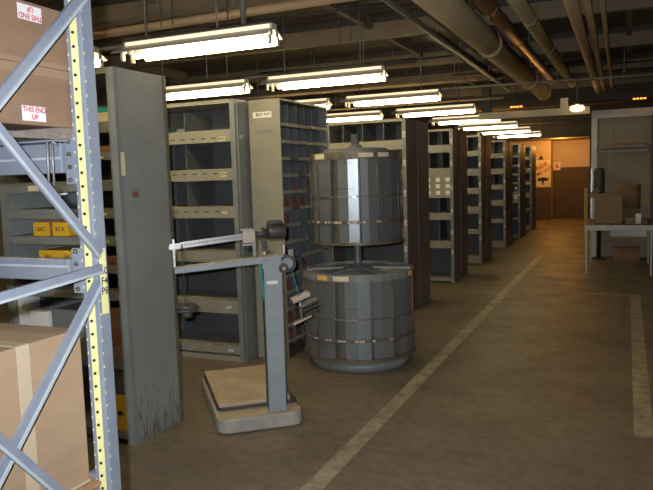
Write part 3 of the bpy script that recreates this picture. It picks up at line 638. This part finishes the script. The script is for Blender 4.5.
def brace(y0, z0, y1, z1, wd=.025, xo=.006):
    # channel section brace: web plus a lighter folded edge
    b = MB().bar((xo, y0-1.35, z0), (xo, y1-1.35, z1), wd, .01).build('brace', M['rack_blue'], rk)
    d = Vector((0, y1-y0, z1-z0)).normalized(); n = Vector((0, -d.z, d.y)); n = n if n.z < 0 else -n
    o = n*(wd/2-.002)
    MB().bar((xo+.0065, y0-1.35+o.y, z0+o.z), (xo+.0065, y1-1.35+o.y, z1+o.z), .007, .005).build('folded_edge', M['scale_paint'], b)
brace(.40, 1.0, 1.37, 1.975); brace(.40, 2.345, 1.358, 1.322); brace(.40, 1.221, 1.36, 1.285, .022); brace(.395, .215, 1.345, 1.25, .024); brace(1.36, .54, .90, 1.09, .024, .02)
def beam(y, z0, z1):
    bm_ = MB().box(-2.45, -.10, y, y+.032, z0, z1).build('load_beam', M['rack_blue'], rk, .004)
    B(-2.45, -.10, y-.004, y, z0+.036, z0+.042).build('beam_ridge', M['scale_paint'], bm_)
    B(-.085, -.052, y-.004, y+.03, z0-.03, z1+.03).build('end_connector', M['rack_blue'], bm_, .003)
    mb = MB()
    for k in range(4): mb.cyl((-.068, y-.0075, z0-.015+k*.03), (-.068, y-.004, z0-.02+k*.035), .006, n=10)
    mb.build('connector_slots', M['iron'], bm_)
    return bm_
for z in ((1.53, 1.608), (1.248, 1.306), (.62, .70)): beam(.008, *z); beam(-.99, *z)
MB().tube([(-.10, -.012, 1.615), (-.105, -.03, 1.625), (-.11, -.03, 1.49), (-.095, -.03, 1.475), (-.06, -.02, 1.478)], .0035, 6).tube([(-.085, -.015, 1.60), (-.09, -.03, 1.61), (-.092, -.03, 1.50)], .003, 6).build('locking_pin', M['rod'], rk)
MB().box(-2.4, -.06, -.05, -.005, 1.608, 1.612).build('tie_plate', M['rack_blue'], rk)

o = MB().box(-.55, 0, -.85, .0, 0, .014).box(-.5, .004, -.08, -.02, .014, .028).build('dunnage_board', M['greywood']); o.location = (-1.292, 1.388, 1.613)
tag(o, 'worn grey wooden board under the stacked upper boxes', 'board')
def carton(label, x1, y1, z0, wx, wy, h, rz=0, m='card'):
    t = thing('cardboard_box', label, 'box', (x1, y1, z0), rz)
    B(-wx, 0, -wy, 0, 0, h).build('box_body', M[m], t, .004)
    MB().box(-wx*.5-.002, -wx*.5+.002, -wy, 0, h, h+.0015).build('lid_seam', M['hole'], t)
    return t
b1 = carton('brown cardboard box on the upper rack beam with upright red sign', -1.293, 1.385, 1.642, .55, .80, .14, math.radians(3), 'card_upper_shade')
B(0, .001, -.8, -.0, .118, .14).build('edge_tape', M['tape_upper'], b1)
b0 = carton('upside down cardboard box stacked on top in the pallet rack', -1.295, 1.39, 1.784, .55, .80, .145, math.radians(3), 'card_upper_shade')
B(0, .001, -.8, 0, .0, .012).build('edge_tape', M['tape_upper'], b0)
def end_up(parent, y, z, flip, tilt, s=.017):
    q = B(.001, .002, y-.037, y+.037, z-.0175, z+.0175).build('paper_label', M['label_paper'], parent)
    rot = math.pi if flip else 0
    text('THIS END\nUP', s, (.0035, y, z), (0, 1, 0), (0, 0, 1), M['label_red'], q, 'lettering', rot)
end_up(b1, -.155, .027, False, 0); end_up(b0, -.150, .118, True, 0)
b2 = carton('big taped cardboard box low in the pallet rack', -1.288, 1.335, .722, .62, .80, .408)
B(0, .0015, -.205, -.168, 0, .408).build('tape_strip', M['tape'], b2); B(-.62, 0, -.205, -.168, .408, .4095).build('tape_strip', M['tape'], b2)
B(0, .001, -.8, -.0, 0, .006).build('bottom_edge', M['tape'], b2)
plt = thing('wood_pallet', 'orange brown wood pallet under the big taped box', 'pallet', (-1.262, 1.353, .703))
B(-.66, 0, -.9, -.0, .008, .0165).build('deck_board', M['wood'], plt)
for x in (-.65, -.35, -.05): B(x, x+.04, -.9, -.0, 0, .008).build('runner', M['wood'], plt)

# ------------------------------------------------------------------ work table and things by the partition
tb = thing('work_table', 'pale metal work table standing against the partition at right', 'table', (-.54, 10.38, 0))
B(0, .87, 0, 1.4, .675, .70).build('table_top', M['tabletop'], tb); B(0, .87, -.004, 0, .625, .70).build('apron', M['steel_table'], tb)
B(-.004, 0, 0, 1.4, .625, .70).build('apron', M['steel_table'], tb)
for x in (.0, .838):
    for y in (0, 1.355): B(x+.004, x+.028, y+.003, y+.028, 0, .675).build('leg', M['steel_table'], tb)
def carton2(label, x, y, z, wx, wy, h, m='card', flaps=False, rz=0):
    t = thing('cardboard_box', label, 'box', (x, y, z), rz)
    B(-wx/2, wx/2, -wy/2, wy/2, 0, h).build('box_body', M[m], t, .004)
    if flaps:
        MB().bar((-wx/2+.02, -wy/2, h), (-wx/2-.03, -wy/2-.01, h+.05), .16, .004, (1,0,0)).build('flap', M[m], t)
        MB().add([(.06, wy/2, h), (.2, wy/2, h), (.04, wy/2+.05, h+.12), (.065, wy/2-.005, h), (.2, wy/2-.005, h+.001), (.045, wy/2+.045, h+.12)], [(0,1,2),(3,5,4),(0,2,5,3),(1,4,5,2),(0,3,4,1)]).build('flap', M['card_dark'], t)
    return t
carton2('plain brown cardboard box at the left end of the work table', -.245, 10.85, .702, .375, .34, .42, 'card', True)
t = thing('fibre_drum', 'brown round topped carton drum on the work table beside a box', 'drum', (.035, 11.2, .905))
MB().cyl((0,0,0), (0,0,.33), .15, n=28).build('drum_body', M['card_dark'], t); MB().cyl((0,0,.31), (0,0,.345), .154, n=28).build('lid', M['card_dark'], t)
B(-.10, -.03, -.165, -.147, .12, .2).build('drum_label', M['card'], t)
carton2('dark low carton carrying the brown drum on the table', .04, 11.2, .702, .27, .3, .2, 'card_dark')
carton2('small brown carton with white face at the table front', .045, 10.62, .702, .12, .14, .10, 'card')
o = B(-.035, .035, -.03, .03, 0, .14).build('white_packet', M['paper']); o.location = (.15, 10.66, .702); tag(o, 'small white packet near the right corner of the work table', 'packet')
o = B(-.03, .03, -.03, .03, 0, .06).build('brown_packet', M['brownbox']); o.location = (.235, 10.6, .702); tag(o, 'little red brown packet at the right edge of the work table', 'packet')
carton2('brown cardboard box lying on the floor under the work table', .0, 12.2, .001, .40, .36, .20, 'card_dark')
t = thing('canister_stand', 'dark green canister on a slim black post behind the table', 'canister', (-.42, 12.15, 0))
MB().cyl((0,0,0), (0,0,.02), .12, n=24).cyl((0,0,.02), (0,0,1.02), .035, n=16).build('post', M['black'], t)
MB().lathe([(0, 1.02), (.075, 1.02), (.085, 1.05), (.085, 1.44), (.075, 1.49), (.03, 1.51), (0, 1.51)], n=28).build('canister', M['iron'], t)
B(-.13, -.105, -.02, .02, .5, 1.5).build('silver_edge', M['beam_silver'], t); B(-.105, -.035, -.01, .01, .6, .64).build('bracket', M['black'], t)
o = B(0, .055, 0, .02, 0, .62).build('yellow_post', M['yellow_rail']); o.location = (-.66, 12.3, .0); tag(o, 'dull yellow board leaning left of the white frame post', 'board')
o.scale = (1, 1, 1.9)
t = thing('wall_rack', 'wire bracket rack of long brown boards high on the partition', 'rack', (-.47, 12.30, 1.83))
MB().box(0, .78, 0, .02, 0, .02).box(0, .78, 0, .02, -.075, -.055).box(0, .02, 0, .24, 0, .02).box(0, .012, 0, .24, -.075, -.063).box(.76, .772, 0, .24, -.063, .0).box(0, .012, 0, .012, -.075, .012).box(.38, .392, 0, .012, -.075, .012).build('bracket', M['rod'], t)
MB().add([(.02,.03,.02),(.74,.03,.02),(.76,.2,.02),(.05,.2,.02),(.30,.03,.075),(.74,.03,.06),(.76,.2,.06),(.3,.2,.075)],[(0,3,2,1),(4,5,6,7),(0,1,5,4),(1,2,6,5),(2,3,7,6),(3,0,4,7)]).build('boards', M['card'], t)
o = B(-.47, .35, 12.52, 12.548, .90, .935).build('trim_10', M['yellow_rail']); struct(o)
o = B(-.47, .35, 12.50, 12.548, .30, .335).build('trim_11', M['yellow_rail']); struct(o)
bm_ = MB()
for i in range(14):
    for j in range(4):
        x = -.25+i*.04; z = .345+j*.055; bm_.box(x, x+.038, 12.49+.012*random.random(), 12.53, z, z+.053)
o = bm_.build('plastic_wrap', M['plastic']); tag(o, 'crumpled pale plastic sheeting behind the legs of the table', 'plastic sheet')
o = B(-.002, .002, -.002, .002, 0, .75).build('pull_cord', M['paper']); o.location = (-.27, 12.5, 1.45); tag(o, 'thin white cord hanging down the partition wall', 'cord')

# posters in the far hall
t = thing('warning_poster', 'pale poster with slanted red words and black figures, far hall', 'poster', (-2.32, 21.54, 0))
B(-.20, .20, 0, .005, .99, 1.80).build('poster_sheet', M['cream'], t)
text('RIDE', .17, (-.03, -.003, 1.60), (1,0,.55), (-.5,0,1), M['label_red'], t); text('ME OUT', .14, (.05, -.003, 1.47), (1,0,.55), (-.5,0,1), M['label_red'], t)
MB().prism([(-.17, 0), (-.1, .05), (.05, .06), (.18, .02), (.12, -.05), (.03, -.05), (.02, -.16), (-.02, -.16), (-.03, -.05), (-.13, -.05)], 0, .004).xf(Matrix.Translation((0, -.001, 1.22)) @ Matrix.Rotation(math.pi/2, 4, 'X')).build('black_figure', M['ink'], t)
MB().prism([(-.08, 0), (.08, 0), (.05, .04), (.03, .1), (-.03, .1), (-.05, .04)], 0, .004).xf(Matrix.Translation((-.05, -.001, 1.81)) @ Matrix.Rotation(math.pi/2, 4, 'X')).build('black_figure', M['ink'], t)
MB().prism([(-.06, 0), (.06, 0), (0, .14)], 0, .004).xf(Matrix.Translation((-.05, -.001, 1.93)) @ Matrix.Rotation(math.pi/2, 4, 'X')).build('yellow_star', M['yellow_box'], t)
t = thing('number_sign', 'small pale square sign with a red 6 on the hall wall', 'sign', (-1.97, 22.14, 1.60))
B(-.10, .10, 0, .006, -.12, .12).build('sign_board', M['paper'], t); text('6', .22, (0, -.003, 0), (1,0,0), (0,0,1), M['red'], t)
